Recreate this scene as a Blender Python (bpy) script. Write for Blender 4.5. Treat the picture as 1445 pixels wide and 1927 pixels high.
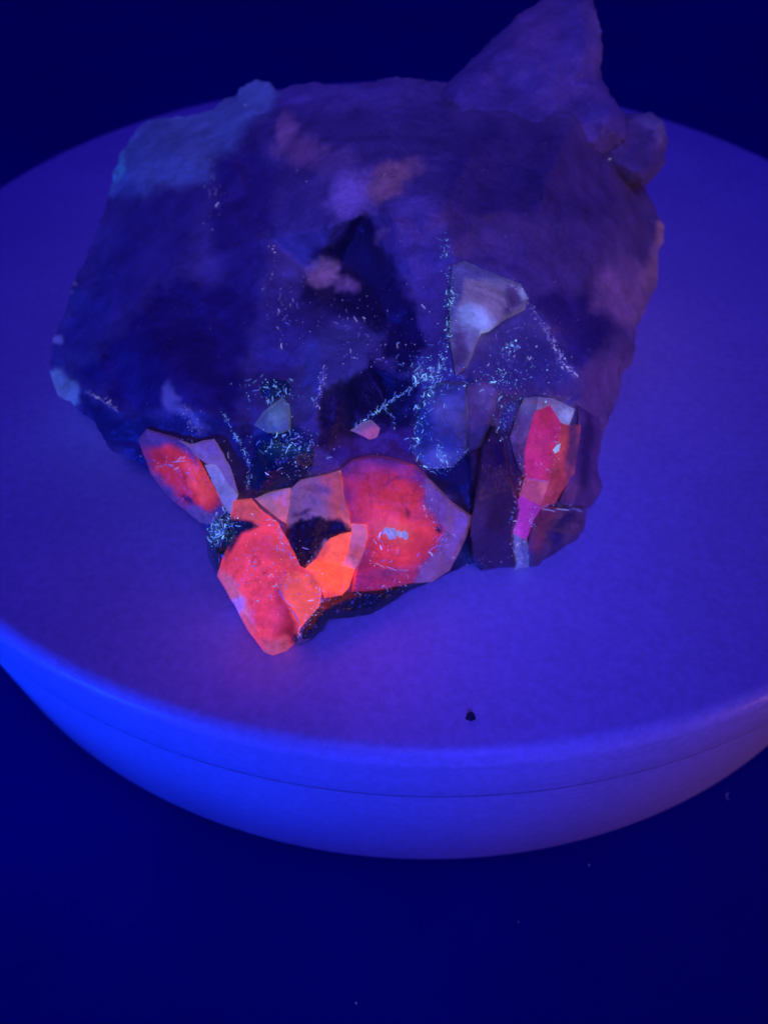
import bpy, bmesh, math, random
import numpy as np
from mathutils import Vector, Matrix, noise
from mathutils.geometry import delaunay_2d_cdt
from mathutils.bvhtree import BVHTree

for o in list(bpy.data.objects):
    bpy.data.objects.remove(o, do_unlink=True)
sc = bpy.context.scene
COL = sc.collection
R = 0.10                     # radius of the turntable's flat top, metres
TOP = 0.408 * R              # height of the turntable top over the table

# ------------------------------------------------------------------ camera
C0 = np.array([0.0, -1.34996, 0.79552])          # in turntable radii, z = 0 on the turntable top
RT = np.array([0.99865299, 0.05173772, 0.00392594])
UP = np.array([-0.04153957, 0.75187625, 0.65799435])
FW = np.array([-0.03109131, 0.65727111, -0.75301263])
FPX, PX0, PY0 = 1395.0, 722.5, 963.5
cd = bpy.data.cameras.new('camera')
cam = bpy.data.objects.new('camera', cd)
COL.objects.link(cam)
m = Matrix.Identity(4)
for i in range(3):
    m[i][0] = RT[i]; m[i][1] = UP[i]; m[i][2] = -FW[i]
m.translation = Vector(C0 * R) + Vector((0, 0, TOP))
cam.matrix_world = m
cd.sensor_fit = 'VERTICAL'
cd.sensor_height = 24.0
cd.lens = 24.0 * FPX / 1927.0
cd.clip_start = 0.005
cd.clip_end = 50
cd.dof.use_dof = True
cd.dof.focus_distance = 0.80 * R
cd.dof.aperture_fstop = 16.0
sc.camera = cam

# ------------------------------------------------------------------ light
w = bpy.data.worlds.new('World')
sc.world = w
w.use_nodes = True
bg = w.node_tree.nodes['Background']
bg.inputs['Color'].default_value = (0.012, 0.002, 1.0, 1)
bg.inputs['Strength'].default_value = 0.275


def aim(o, p):
    o.rotation_euler = (Vector(p) - o.location).to_track_quat('-Z', 'Y').to_euler()


def lamp(name, kind, loc, target, energy, color, **kw):
    ld = bpy.data.lights.new(name, kind)
    ld.energy = energy
    ld.color = color
    for k, v in kw.items():
        setattr(ld, k, v)
    o = bpy.data.objects.new(name, ld)
    COL.objects.link(o)
    o.location = Vector(loc) * R + Vector((0, 0, TOP))
    aim(o, Vector(target) * R + Vector((0, 0, TOP)))
    return o


# broad ultraviolet lamp high over the phone
lamp('ultraviolet_lamp', 'SPOT', (0.3, -2.6, 3.1), (0.05, -0.05, 0.0), 2.2, (0.14, 0.085, 1.0),
     spot_size=math.radians(30), spot_blend=0.55, shadow_soft_size=0.06)
# narrow spot added for the pool of light at the foot of the stone
lamp('foot_pool_spot', 'SPOT', (0.30, -1.95, 0.95), (0.06, -0.63, 0.0), 0.52, (0.02, 0.028, 1.0),
     spot_size=math.radians(31), spot_blend=1.0, shadow_soft_size=0.015)
# deep blue slit torch lying low at the left, it strikes the side of the turntable
bt = lamp('blue_torch', 'SPOT', (-2.9, -3.15, -0.14), (-0.45, -0.72, -0.07), 11.5, (0.0, 0.030, 1.0),
          spot_size=math.radians(32), spot_blend=0.7, shadow_soft_size=0.03)
bt.scale = (1.0, 0.24, 1.0)
# weak warm glow from the right
lamp('warm_lamp', 'SPOT', (2.4, -1.7, -0.16), (0.8, -0.75, -0.02), 0.22, (1.0, 0.34, 0.24),
     spot_size=math.radians(46), spot_blend=1.0, shadow_soft_size=0.02)

vs = sc.view_settings
vs.view_transform = 'Standard'
vs.look = 'None'
vs.exposure = 0.0
vs.gamma = 1.0
vs.use_curve_mapping = False
sc.render.engine = 'CYCLES'

random.seed(7)
rng = np.random.default_rng(7)

# ------------------------------------------------------------------ pixel geometry


def rays(px, py):
    px = np.asarray(px, float); py = np.asarray(py, float)
    return FW + ((px - PX0) / FPX)[..., None] * RT - ((py - PY0) / FPX)[..., None] * UP


def s_of_z(px, py, z):
    """depth along the view ray at which the ray is z radii above the turntable top"""
    d = rays(px, py)
    return (np.asarray(z, float) - C0[2]) / d[..., 2]


def pos(px, py, s):
    return C0 + np.asarray(s, float)[..., None] * rays(px, py)


def world(P):
    return P * R + np.array([0, 0, TOP])


def in_poly(px, py, poly):
    poly = np.asarray(poly, float)
    x1, y1 = poly[:, 0], poly[:, 1]
    x2, y2 = np.roll(x1, -1), np.roll(y1, -1)
    ins = np.zeros(px.shape, bool)
    for a, b, c, d in zip(x1, y1, x2, y2):
        cond = ((b > py) != (d > py))
        xin = (c - a) * (py - b) / (d - b if d != b else 1e-9) + a
        ins ^= cond & (px < xin)
    return ins


def edge_dist(px, py, poly, closed=True):
    poly = np.asarray(poly, float)
    best = np.full(px.shape, 1e9)
    n = len(poly)
    for i in range(n if closed else n - 1):
        a = poly[i]; b = poly[(i + 1) % n]
        ab = b - a
        L = (ab ** 2).sum() + 1e-9
        t = np.clip(((px - a[0]) * ab[0] + (py - a[1]) * ab[1]) / L, 0, 1)
        best = np.minimum(best, np.hypot(px - a[0] - t * ab[0], py - a[1] - t * ab[1]))
    return best


def densify(poly, step, jit=0.0):
    out = []
    n = len(poly)
    for i in range(n):
        a = np.array(poly[i], float); b = np.array(poly[(i + 1) % n], float)
        L = np.hypot(*(b - a)[:2])
        k = max(1, int(round(L / step)))
        nr = np.array([-(b - a)[1], (b - a)[0]]) / max(L, 1e-6)
        for j in range(k):
            p = a + (b - a) * j / k
            if jit and j:
                p = p.copy()
                p[:2] += nr * jit * noise.noise(Vector((p[0] * 0.06, p[1] * 0.06, 3.1))) * 2
            out.append(p)
    return np.array(out)


def fnoise(P, scale, octv=3, seed=0.0):
    return np.array([noise.fractal(Vector((p[0] * scale + seed, p[1] * scale - seed, p[2] * scale)), 1.0, 2.0, octv) for p in P])


def cellnoise(P, scale, seed=0.0):
    out = np.empty(len(P))
    for i, p in enumerate(P):
        d, _ = noise.voronoi(Vector((p[0] * scale + seed, p[1] * scale + seed, p[2] * scale)))
        out[i] = d[1] - d[0]
    return out


def facetnoise(P, scale, seed=0.0):
    """tilted little planes, one for each Voronoi cell"""
    out = np.empty(len(P))
    for i, p in enumerate(P):
        q = Vector((p[0] * scale + seed, p[1] * scale + seed, p[2] * scale))
        d, pts = noise.voronoi(q)
        c = pts[0]
        g = noise.noise_vector(c * 3.7)
        out[i] = g.dot(q - c)
    return out


# ------------------------------------------------------------------ materials


def new_mat(name):
    mt = bpy.data.materials.new(name)
    mt.use_nodes = True
    nt = mt.node_tree
    return mt, nt, nt.nodes['Principled BSDF']


def nd(nt, typ, **kw):
    n = nt.nodes.new(typ)
    for k, v in kw.items():
        setattr(n, k, v)
    return n


def noise_node(nt, scale, detail=4, rough=0.6):
    tc = nd(nt, 'ShaderNodeTexCoord')
    n = nd(nt, 'ShaderNodeTexNoise')
    n.inputs['Scale'].default_value = scale
    n.inputs['Detail'].default_value = detail
    n.inputs['Roughness'].default_value = rough
    nt.links.new(tc.outputs['Object'], n.inputs['Vector'])
    return n


def ramp(nt, src, a, b, ca, cb):
    r = nd(nt, 'ShaderNodeMapRange')
    r.inputs[1].default_value = a; r.inputs[2].default_value = b
    r.inputs[3].default_value = ca; r.inputs[4].default_value = cb
    nt.links.new(src, r.inputs[0])
    return r


def scale_color(nt, colsock, facsock):
    v = nd(nt, 'ShaderNodeVectorMath', operation='SCALE')
    nt.links.new(colsock, v.inputs[0])
    nt.links.new(facsock, v.inputs['Scale'])
    return v.outputs[0]


def stone_material(name, rough, sss, bump, mott, spec=0.4, crack=0.8, streak=0.08):
    mt, nt, b = new_mat(name)
    col = nd(nt, 'ShaderNodeAttribute', attribute_name='Col')
    glow = nd(nt, 'ShaderNodeAttribute', attribute_name='Glow')
    n1 = noise_node(nt, 260, 6, 0.62)
    n2 = noise_node(nt, 1500, 3, 0.6)
    f1 = ramp(nt, n1.outputs['Fac'], 0.3, 0.7, 1 - mott, 1 + mott)
    f2 = ramp(nt, n2.outputs['Fac'], 0.3, 0.7, 1 - mott * 0.5, 1 + mott * 0.5)
    mul0 = nd(nt, 'ShaderNodeMath', operation='MULTIPLY')
    nt.links.new(f1.outputs[0], mul0.inputs[0]); nt.links.new(f2.outputs[0], mul0.inputs[1])
    n0 = noise_node(nt, 75, 5, 0.6)
    n0.inputs['Distortion'].default_value = 0.8
    f0 = ramp(nt, n0.outputs['Fac'], 0.3, 0.7, 1 - mott * 1.1, 1 + mott * 1.1)
    mul1 = nd(nt, 'ShaderNodeMath', operation='MULTIPLY')
    nt.links.new(mul0.outputs[0], mul1.inputs[0]); nt.links.new(f0.outputs[0], mul1.inputs[1])
    tcs = nd(nt, 'ShaderNodeTexCoord')
    mp = nd(nt, 'ShaderNodeMapping')
    mp.inputs['Rotation'].default_value = (0.5, 0.35, 0.9)
    mp.inputs['Scale'].default_value = (55, 420, 55)
    nt.links.new(tcs.outputs['Object'], mp.inputs['Vector'])
    ns = nd(nt, 'ShaderNodeTexNoise')
    ns.inputs['Scale'].default_value = 1.0; ns.inputs['Detail'].default_value = 3; ns.inputs['Distortion'].default_value = 0.6
    nt.links.new(mp.outputs[0], ns.inputs['Vector'])
    fs = ramp(nt, ns.outputs['Fac'], 0.3, 0.7, 1 - streak, 1 + streak)
    mul2 = nd(nt, 'ShaderNodeMath', operation='MULTIPLY')
    nt.links.new(mul1.outputs[0], mul2.inputs[0]); nt.links.new(fs.outputs[0], mul2.inputs[1])
    mul1 = mul2
    # fine fractures, warped so that they wander
    tcv = nd(nt, 'ShaderNodeTexCoord')
    wv = nd(nt, 'ShaderNodeVectorMath', operation='MULTIPLY_ADD')
    wv.inputs[1].default_value = (.012, .012, .012)
    nt.links.new(n1.outputs['Color'], wv.inputs[0]); nt.links.new(tcv.outputs['Object'], wv.inputs[2])
    vo_ = nd(nt, 'ShaderNodeTexVoronoi', feature='DISTANCE_TO_EDGE')
    vo_.inputs['Scale'].default_value = 95
    nt.links.new(wv.outputs[0], vo_.inputs['Vector'])
    cr_ = ramp(nt, vo_.outputs['Distance'], 0.0, 0.035, crack, 1.0)
    mul = nd(nt, 'ShaderNodeMath', operation='MULTIPLY')
    nt.links.new(mul1.outputs[0], mul.inputs[0]); nt.links.new(cr_.outputs[0], mul.inputs[1])
    nt.links.new(scale_color(nt, col.outputs['Color'], mul.outputs[0]), b.inputs['Base Color'])
    nt.links.new(scale_color(nt, glow.outputs['Color'], mul.outputs[0]), b.inputs['Emission Color'])
    b.inputs['Emission Strength'].default_value = 1.0
    b.inputs['Roughness'].default_value = rough
    b.inputs['Specular IOR Level'].default_value = spec
    if sss:
        b.inputs['Subsurface Weight'].default_value = sss
        b.inputs['Subsurface Radius'].default_value = (1.0, 0.6, 0.8)
        b.inputs['Subsurface Scale'].default_value = 0.0015
    bp = nd(nt, 'ShaderNodeBump')
    bp.inputs['Strength'].default_value = bump
    bp.inputs['Distance'].default_value = 0.0006
    hh = nd(nt, 'ShaderNodeMath', operation='MULTIPLY_ADD')
    hh.inputs[1].default_value = 1.6
    nt.links.new(n1.outputs['Fac'], hh.inputs[0]); nt.links.new(n2.outputs['Fac'], hh.inputs[2])
    nt.links.new(hh.outputs[0], bp.inputs['Height'])
    nt.links.new(bp.outputs['Normal'], b.inputs['Normal'])
    return mt


M_MATRIX = stone_material('stone_matrix', 0.40, 0.0, 0.34, 0.22)
M_CRYSTAL = stone_material('crystal', 0.34, 0.0, 0.25, 0.22, 0.3, 0.78, 0.20)
M_GLASSY = stone_material('dark_glassy_stone', 0.16, 0.0, 0.3, 0.25, 0.7)

# ------------------------------------------------------------------ the setting


def mesh_obj(name, V, F, mat, parent=None, smooth=False):
    me = bpy.data.meshes.new(name)
    me.from_pydata([tuple(v) for v in V], [], [tuple(f) for f in F])
    me.validate()
    if mat:
        me.materials.append(mat)
    if smooth:
        me.polygons.foreach_set('use_smooth', [True] * len(me.polygons))
    o = bpy.data.objects.new(name, me)
    COL.objects.link(o)
    if parent:
        o.parent = parent
    return o


def empty(name, loc):
    o = bpy.data.objects.new(name, None)
    COL.objects.link(o)
    o.location = loc
    o.empty_display_size = 0.01
    return o


mt, nt, b = new_mat('navy_cloth')
n1 = noise_node(nt, 14, 5, 0.6)
n2 = noise_node(nt, 900, 3, 0.6)
f = ramp(nt, n1.outputs['Fac'], 0.3, 0.7, 0.85, 1.12)
rgb = nd(nt, 'ShaderNodeRGB'); rgb.outputs[0].default_value = (0.010, 0.012, 0.29, 1)
nt.links.new(scale_color(nt, rgb.outputs[0], f.outputs[0]), b.inputs['Base Color'])
b.inputs['Roughness'].default_value = 0.95
b.inputs['Specular IOR Level'].default_value = 0.05
bp = nd(nt, 'ShaderNodeBump'); bp.inputs['Strength'].default_value = 0.3; bp.inputs['Distance'].default_value = 0.0008
nt.links.new(n2.outputs['Fac'], bp.inputs['Height']); nt.links.new(bp.outputs['Normal'], b.inputs['Normal'])
g = 40
V = [((i / g - .5) * 4, (j / g - .5) * 4 + .8, 0) for j in range(g + 1) for i in range(g + 1)]
F = [(j * (g + 1) + i, j * (g + 1) + i + 1, (j + 1) * (g + 1) + i + 1, (j + 1) * (g + 1) + i) for j in range(g) for i in range(g)]
gr = mesh_obj('ground', V, F, mt)
gr['kind'] = 'structure'

# turntable
mt, nt, b = new_mat('white_plastic')
n1 = noise_node(nt, 40, 5, 0.6)
n2 = noise_node(nt, 2200, 2, 0.5)
n3 = noise_node(nt, 900, 3, 0.75)
f = ramp(nt, n1.outputs['Fac'], 0.3, 0.7, 0.92, 1.06)
f3 = ramp(nt, n3.outputs['Fac'], 0.35, 0.65, 0.89, 1.09)
mm = nd(nt, 'ShaderNodeMath', operation='MULTIPLY')
nt.links.new(f.outputs[0], mm.inputs[0]); nt.links.new(f3.outputs[0], mm.inputs[1])
rgb = nd(nt, 'ShaderNodeRGB'); rgb.outputs[0].default_value = (0.74, 0.72, 0.74, 1)
nt.links.new(scale_color(nt, rgb.outputs[0], mm.outputs[0]), b.inputs['Base Color'])
b.inputs['Roughness'].default_value = 0.36
b.inputs['Specular IOR Level'].default_value = 0.42
bp = nd(nt, 'ShaderNodeBump'); bp.inputs['Strength'].default_value = 0.25; bp.inputs['Distance'].default_value = 0.0002
nt.links.new(n2.outputs['Fac'], bp.inputs['Height']); nt.links.new(bp.outputs['Normal'], b.inputs['Normal'])
M_PLASTIC = mt


def lathe(name, prof, mat, parent, seg=256):
    V = []; F = []
    n = len(prof)
    for k in range(seg):
        a = 2 * math.pi * k / seg
        for r, z in prof:
            V.append((r * R * math.cos(a), r * R * math.sin(a), z * R + TOP))
    for k in range(seg):
        k2 = (k + 1) % seg
        for i in range(n - 1):
            F.append((k * n + i, k * n + i + 1, k2 * n + i + 1, k2 * n + i))
    F = [tuple(reversed(f)) for f in F]
    V.append((0, 0, prof[0][1] * R + TOP)); c = len(V) - 1
    for k in range(seg):
        F.append((c, k * n, ((k + 1) % seg) * n))
    o = mesh_obj(name, V, F, mat, parent, True)
    o.data.set_sharp_from_angle(angle=math.radians(24))
    return o


tt = empty('turntable', (0, 0, 0))
tt['label'] = 'round white plastic turntable lit blue under the glowing stone'
tt['category'] = 'turntable'
fr = 0.021
prof = [(0.30, 0), (0.6, 0), (0.9, 0), (0.98, 0), (0.996, 0)]
for k in range(1, 11):
    a = k / 10 * math.pi / 2
    prof.append((0.996 + fr * math.sin(a), -fr * (1 - math.cos(a))))
prof += [(1.0172, -0.06), (1.0172, -0.1045), (1.0168, -0.1060), (0.975, -0.1062), (0.2, -0.1062)]
lathe('top_plate', prof, M_PLASTIC, tt)
prof = [(0.2, -0.1130), (0.97, -0.1130), (1.0158, -0.1142), (1.0158, -0.1150), (1.0150, -0.2), (1.0110, -0.30), (1.007, -0.39), (1.000, -0.4035), (0.96, -0.405), (0.2, -0.4075)]
lathe('base_drum', prof, M_PLASTIC, tt)
mt, nt, b = new_mat('seam_shade_grey')
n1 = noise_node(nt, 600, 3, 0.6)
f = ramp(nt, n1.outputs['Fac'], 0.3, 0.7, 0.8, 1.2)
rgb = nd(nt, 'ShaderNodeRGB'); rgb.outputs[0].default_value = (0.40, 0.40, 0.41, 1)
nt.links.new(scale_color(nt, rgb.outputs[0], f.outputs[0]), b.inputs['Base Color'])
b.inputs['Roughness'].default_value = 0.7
lathe('seam_shade_ring', [(0.97, -0.1066), (1.0166, -0.1066), (1.0162, -0.1127), (0.97, -0.1128)], mt, tt)  # added grey ring, paints the shade of the open seam

# ------------------------------------------------------------------ the stone: depth map of the visible side
# control points: photo pixel x, y and height z over the turntable top (in turntable radii)
OUT = [(95, 700, .105), (100, 640, .115), (128, 575, .135), (133, 540, .15), (160, 490, .165), (185, 430, .185), (205, 370, .20),
       (213, 330, .215), (225, 295, .235), (245, 260, .25), (272, 232, .265), (300, 223, .275), (345, 220, .285), (400, 208, .30),
       (418, 190, .31), (445, 180, .315), (452, 165, .325), (480, 150, .335), (508, 155, .34), (523, 171, .34), (560, 158, .35),
       (600, 155, .355), (640, 160, .36), (690, 156, .365), (720, 149, .37), (745, 144, .375), (790, 150, .375), (835, 156, .375),
       (880, 163, .38), (960, 152, .385), (1040, 150, .385), (1090, 160, .375), (1130, 192, .35), (1160, 240, .32), (1185, 300, .28),
       (1213, 350, .235), (1220, 370, .225), (1235, 400, .20), (1250, 425, .185), (1248, 460, .175), (1238, 476, .17), (1237, 530, .15),
       (1215, 580, .14), (1195, 620, .135), (1195, 650, .13), (1190, 680, .12), (1172, 702, .12), (1163, 750, .105), (1145, 790, .095),
       (1130, 830, .08), (1123, 880, .07), (1134, 915, .055), (1124, 935, .05), (1110, 953, .045), (1098, 958, .045), (1096, 985, .035),
       (1087, 1008, .03), (1060, 1030, .018), (1030, 1050, .008), (1000, 1068, .003), (970, 1073, .003), (940, 1067, .004),
       (910, 1074, .003), (887, 1060, .015), (870, 1066, .012), (845, 1077, .015), (800, 1094, .02), (770, 1107, .02), (730, 1134, .015),
       (700, 1152, .012), (660, 1159, .015), (615, 1164, .025), (604, 1184, .03), (588, 1199, .03), (562, 1212, .035), (525, 1215, .05),
       (505, 1205, .055), (480, 1175, .06), (455, 1140, .065), (430, 1095, .07), (414, 1068, .072), (398, 1040, .075), (394, 1000, .08),
       (370, 975, .085), (330, 940, .09), (290, 895, .095), (250, 864, .10), (215, 851, .10), (195, 825, .105), (180, 795, .11),
       (155, 775, .108), (135, 756, .105), (110, 745, .10)]
# interior creases: heights over the turntable top
INN = {
    'a1': (135, 722, .125), 'a2': (250, 788, .165), 'a3': (330, 765, .20), 'a4': (450, 800, .215), 'a5': (300, 680, .205),
    'b1': (330, 500, .245), 'b2': (230, 590, .195), 'b3': (160, 660, .150), 'b4': (400, 330, .29), 'b5': (270, 375, .24),
    'b6': (400, 600, .235), 'b7': (205, 470, .195), 'b8': (330, 290, .28),
    'c1': (510, 450, .285), 'c2': (492, 565, .25), 'c3': (460, 660, .235), 'c4': (480, 740, .225), 'c5': (545, 345, .325),
    'c6': (640, 290, .355), 'c7': (520, 250, .345), 'c8': (590, 520, .255), 'c9': (625, 425, .335), 'c10': (450, 400, .285),
    'd1': (685, 402, .345), 'd2': (640, 500, .265), 'd3': (700, 600, .235), 'd4': (600, 640, .245), 'd5': (800, 655, .27),
    'd6': (755, 520, .30), 'd7': (690, 690, .235), 'd8': (610, 720, .24), 'd9': (585, 790, .215), 'd10': (660, 805, .19),
    'd11': (560, 700, .225),
    'e1': (800, 300, .365), 'e2': (830, 400, .36), 'e3': (900, 265, .37), 'e4': (1060, 262, .36), 'e5': (860, 492, .325),
    'e6': (985, 545, .285), 'e7': (1100, 525, .25), 'e8': (1175, 400, .245), 'e9': (1010, 400, .325), 'e10': (760, 230, .37),
    'f1': (848, 700, .275), 'f2': (930, 735, .25), 'f3': (1085, 708, .205), 'f4': (1090, 750, .185), 'f5': (1000, 640, .25),
    'f6': (815, 715, .265), 'f7': (1150, 620, .19), 'f8': (900, 600, .29), 'f9': (1120, 690, .18),
    'g1': (790, 860, .18), 'g2': (880, 880, .185), 'g3': (850, 800, .225), 'g4': (885, 975, .12), 'g5': (950, 870, .165),
    'g6': (940, 1000, .07), 'g7': (1020, 760, .20), 'g8': (1040, 900, .13), 'g9': (1085, 880, .11), 'g10': (1000, 990, .075),
    'g11': (960, 760, .205), 'g12': (905, 830, .19), 'g13': (1110, 800, .13), 'g14': (740, 780, .20),
    'h1': (470, 930, .155), 'h2': (530, 870, .195), 'h3': (590, 860, .18), 'h4': (650, 880, .165), 'h5': (735, 870, .165),
    'h6': (800, 905, .15), 'h7': (860, 960, .115), 'h8': (840, 1060, .04), 'h9': (670, 1000, .105), 'h10': (740, 1000, .105),
    'h11': (670, 1110, .045), 'h12': (760, 1085, .04), 'h13': (560, 1010, .12), 'h14': (610, 1120, .05), 'h15': (480, 1000, .13),
    'h16': (440, 1000, .11), 'h17': (430, 950, .135), 'h18': (480, 1100, .10), 'h19': (550, 1120, .085), 'h20': (440, 840, .19),
    'i1': (260, 830, .125), 'i2': (330, 830, .165), 'i3': (400, 830, .185), 'i4': (300, 880, .11), 'i5': (380, 950, .105),
    'i6': (360, 880, .14), 'i7': (500, 800, .215),
}
EDG = ('a1-a2 a2-a3 a3-a4 b1-b2 b2-b3 b3-a1 b1-b4 b4-b5 c1-c2 c2-c3 c3-c4 c4-a4 c1-c5 c5-c6 d1-d6 d6-d5 d1-c9 c9-c8 c8-d4 d4-d11 d11-d8 d8-d9 '
       'd5-f6 f6-f1 f1-e5 e5-e6 e6-f5 f5-f3 f3-f4 e1-e2 e2-e5 e3-e4 e3-e2 e6-e7 e7-e8 f1-f2 f2-f4 f3-f7 g3-g2 g2-g4 g1-g3 g12-g5 g5-g6 h1-h2 h2-h3 '
       'h5-h6 h6-h7 h7-h8 h4-h9 h9-h11 h16-h15 h15-h13 i1-i2 i2-i3 c1-b4 c6-d1 c2-c8 f6-d7 d9-d10').split()

keys = list(INN)
allp = [np.array(p, float) for p in OUT] + [np.array(INN[k], float) for k in keys]
allp = np.array(allp)
nO = len(OUT)
edges = [(i, (i + 1) % nO) for i in range(nO)] + [(nO + keys.index(e.split('-')[0]), nO + keys.index(e.split('-')[1])) for e in EDG]
vo, eo, fo, ov, oe, of = delaunay_2d_cdt([Vector((p[0], p[1])) for p in allp], edges, [list(range(nO))], 1, 1e-4)
q_in = 1.0 / s_of_z(allp[:, 0], allp[:, 1], allp[:, 2])
qv = np.zeros(len(vo))
for i, src in enumerate(ov):
    if src:
        qv[i] = q_in[src[0]]
    else:
        d2 = (allp[:, 0] - vo[i].x) ** 2 + (allp[:, 1] - vo[i].y) ** 2
        ii = np.argsort(d2)[:3]
        qv[i] = (q_in[ii] / (d2[ii] + 1)).sum() / (1 / (d2[ii] + 1)).sum()
GS = 2.0                                    # raster step in photo pixels
GX0, GY0, GW, GH = 60, 110, 620, 580


def raster(vv, val, fo):
    Q = np.full((GH, GW), np.nan)
    for fc in fo:
        fc = list(fc)
        for t in range(1, len(fc) - 1):
            a, b2, c = fc[0], fc[t], fc[t + 1]
            A, B, Cc = vv[a], vv[b2], vv[c]
            x0, x1 = min(A[0], B[0], Cc[0]), max(A[0], B[0], Cc[0])
            y0, y1 = min(A[1], B[1], Cc[1]), max(A[1], B[1], Cc[1])
            i0, i1 = max(0, int((x0 - GX0) / GS)), min(GW - 1, int((x1 - GX0) / GS) + 1)
            j0, j1 = max(0, int((y0 - GY0) / GS)), min(GH - 1, int((y1 - GY0) / GS) + 1)
            if i1 < i0 or j1 < j0:
                continue
            gx, gy = np.meshgrid(GX0 + GS * np.arange(i0, i1 + 1), GY0 + GS * np.arange(j0, j1 + 1))
            det = (B[1] - Cc[1]) * (A[0] - Cc[0]) + (Cc[0] - B[0]) * (A[1] - Cc[1])
            if abs(det) < 1e-9:
                continue
            l1 = ((B[1] - Cc[1]) * (gx - Cc[0]) + (Cc[0] - B[0]) * (gy - Cc[1])) / det
            l2 = ((Cc[1] - A[1]) * (gx - Cc[0]) + (A[0] - Cc[0]) * (gy - Cc[1])) / det
            l3 = 1 - l1 - l2
            ok = (l1 >= -1e-6) & (l2 >= -1e-6) & (l3 >= -1e-6)
            sub = Q[j0:j1 + 1, i0:i1 + 1]
            sub[ok] = (l1 * val[a] + l2 * val[b2] + l3 * val[c])[ok]
    return Q


def facet_field(spacing, amp):
    """broken faces: random heights over an irregular triangle net"""
    xs, ys = np.meshgrid(np.arange(GX0 - 150, GX0 + GW * GS + 151, spacing), np.arange(GY0 - 150, GY0 + GH * GS + 151, spacing))
    xs = xs + rng.uniform(-.42, .42, xs.shape) * spacing; ys = ys + rng.uniform(-.42, .42, ys.shape) * spacing
    pts_ = np.column_stack([xs.ravel(), ys.ravel()])
    v_, e_, f_, o_, _, _ = delaunay_2d_cdt([Vector(p) for p in pts_], [], [], 0, 1e-4)
    return raster(np.array([(v.x, v.y) for v in v_]), rng.uniform(-amp, amp, len(v_)), f_)


Q = raster(np.array([(v.x, v.y) for v in vo]), qv, fo)
for it in range(40):                        # carry the depth a little beyond the outline
    nanm = np.isnan(Q)
    acc = np.zeros_like(Q); cnt = np.zeros_like(Q)
    for dy, dx in ((0, 1), (0, -1), (1, 0), (-1, 0)):
        sh = np.roll(Q, (dy, dx), (0, 1))
        okk = ~np.isnan(sh)
        acc[okk] += sh[okk]; cnt[okk] += 1
    fill = nanm & (cnt > 0)
    Q[fill] = acc[fill] / cnt[fill]
Q[np.isnan(Q)] = np.nanmean(Q)


def blur(A, n):
    for _ in range(n):
        A = (A + np.roll(A, 1, 0) + np.roll(A, -1, 0) + np.roll(A, 1, 1) + np.roll(A, -1, 1)) / 5
    return A


Q = 1 / (1 / Q + np.nan_to_num(facet_field(120, .016)) + np.nan_to_num(facet_field(52, .0075)))
Q = blur(Q, 2)


def qmap(px, py):
    fx = np.clip((np.asarray(px, float) - GX0) / GS, 0, GW - 1.01)
    fy = np.clip((np.asarray(py, float) - GY0) / GS, 0, GH - 1.01)
    i = fx.astype(int); j = fy.astype(int)
    u = fx - i; v = fy - j
    return (Q[j, i] * (1 - u) * (1 - v) + Q[j, i + 1] * u * (1 - v) + Q[j + 1, i] * (1 - u) * v + Q[j + 1, i + 1] * u * v)


# ------------------------------------------------------------------ colour of the minerals (albedo and fluorescence)


def paint(px, py, base, glow, zones, warp=6.0, wscale=0.03, seed=0.0):
    n = len(px)
    col = np.tile(np.array(base, float), (n, 1))
    gl = np.tile(np.array(glow, float), (n, 1))
    wx = np.empty(n); wy = np.empty(n)
    for i in range(n):
        nv = noise.noise_vector(Vector((px[i] * wscale, py[i] * wscale, seed)))
        nv2 = noise.noise_vector(Vector((px[i] * wscale * 4, py[i] * wscale * 4, seed + 5)))
        wx[i] = nv.x + 0.5 * nv2.x; wy[i] = nv.y + 0.5 * nv2.y
    X = px + warp * wx; Y = py + warp * wy
    for z in zones:
        poly, soft, c, g2 = z[:4]
        amt = z[4] if len(z) > 4 else 1.0
        if len(poly) == 1:                       # ellipse (x, y, rx, ry, degrees)
            x, y, rx, ry, a = poly[0]
            a = math.radians(a)
            u = ((X - x) * math.cos(a) + (Y - y) * math.sin(a)) / rx
            v = (-(X - x) * math.sin(a) + (Y - y) * math.cos(a)) / ry
            sd = (1 - np.hypot(u, v)) * min(rx, ry)
        else:
            dd = edge_dist(X, Y, poly)
            sd = np.where(in_poly(X, Y, poly), dd, -dd)
        t = np.clip(sd / soft * 0.5 + 0.5, 0, 1)
        t = (t * t * (3 - 2 * t) * amt)[:, None]
        if c is not None:
            col = col * (1 - t) + np.array(c) * t
        if g2 is not None:
            gl = gl * (1 - t) + np.array(g2) * t
    return col, gl


def set_colors(o, col, gl):
    me = o.data
    for nm, arr in (('Col', col), ('Glow', gl)):
        at = me.attributes.new(nm, 'FLOAT_COLOR', 'POINT')
        buf = np.ones((len(me.vertices), 4), np.float32)
        buf[:len(arr), :3] = arr
        at.data.foreach_set('color', buf.ravel())


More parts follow.
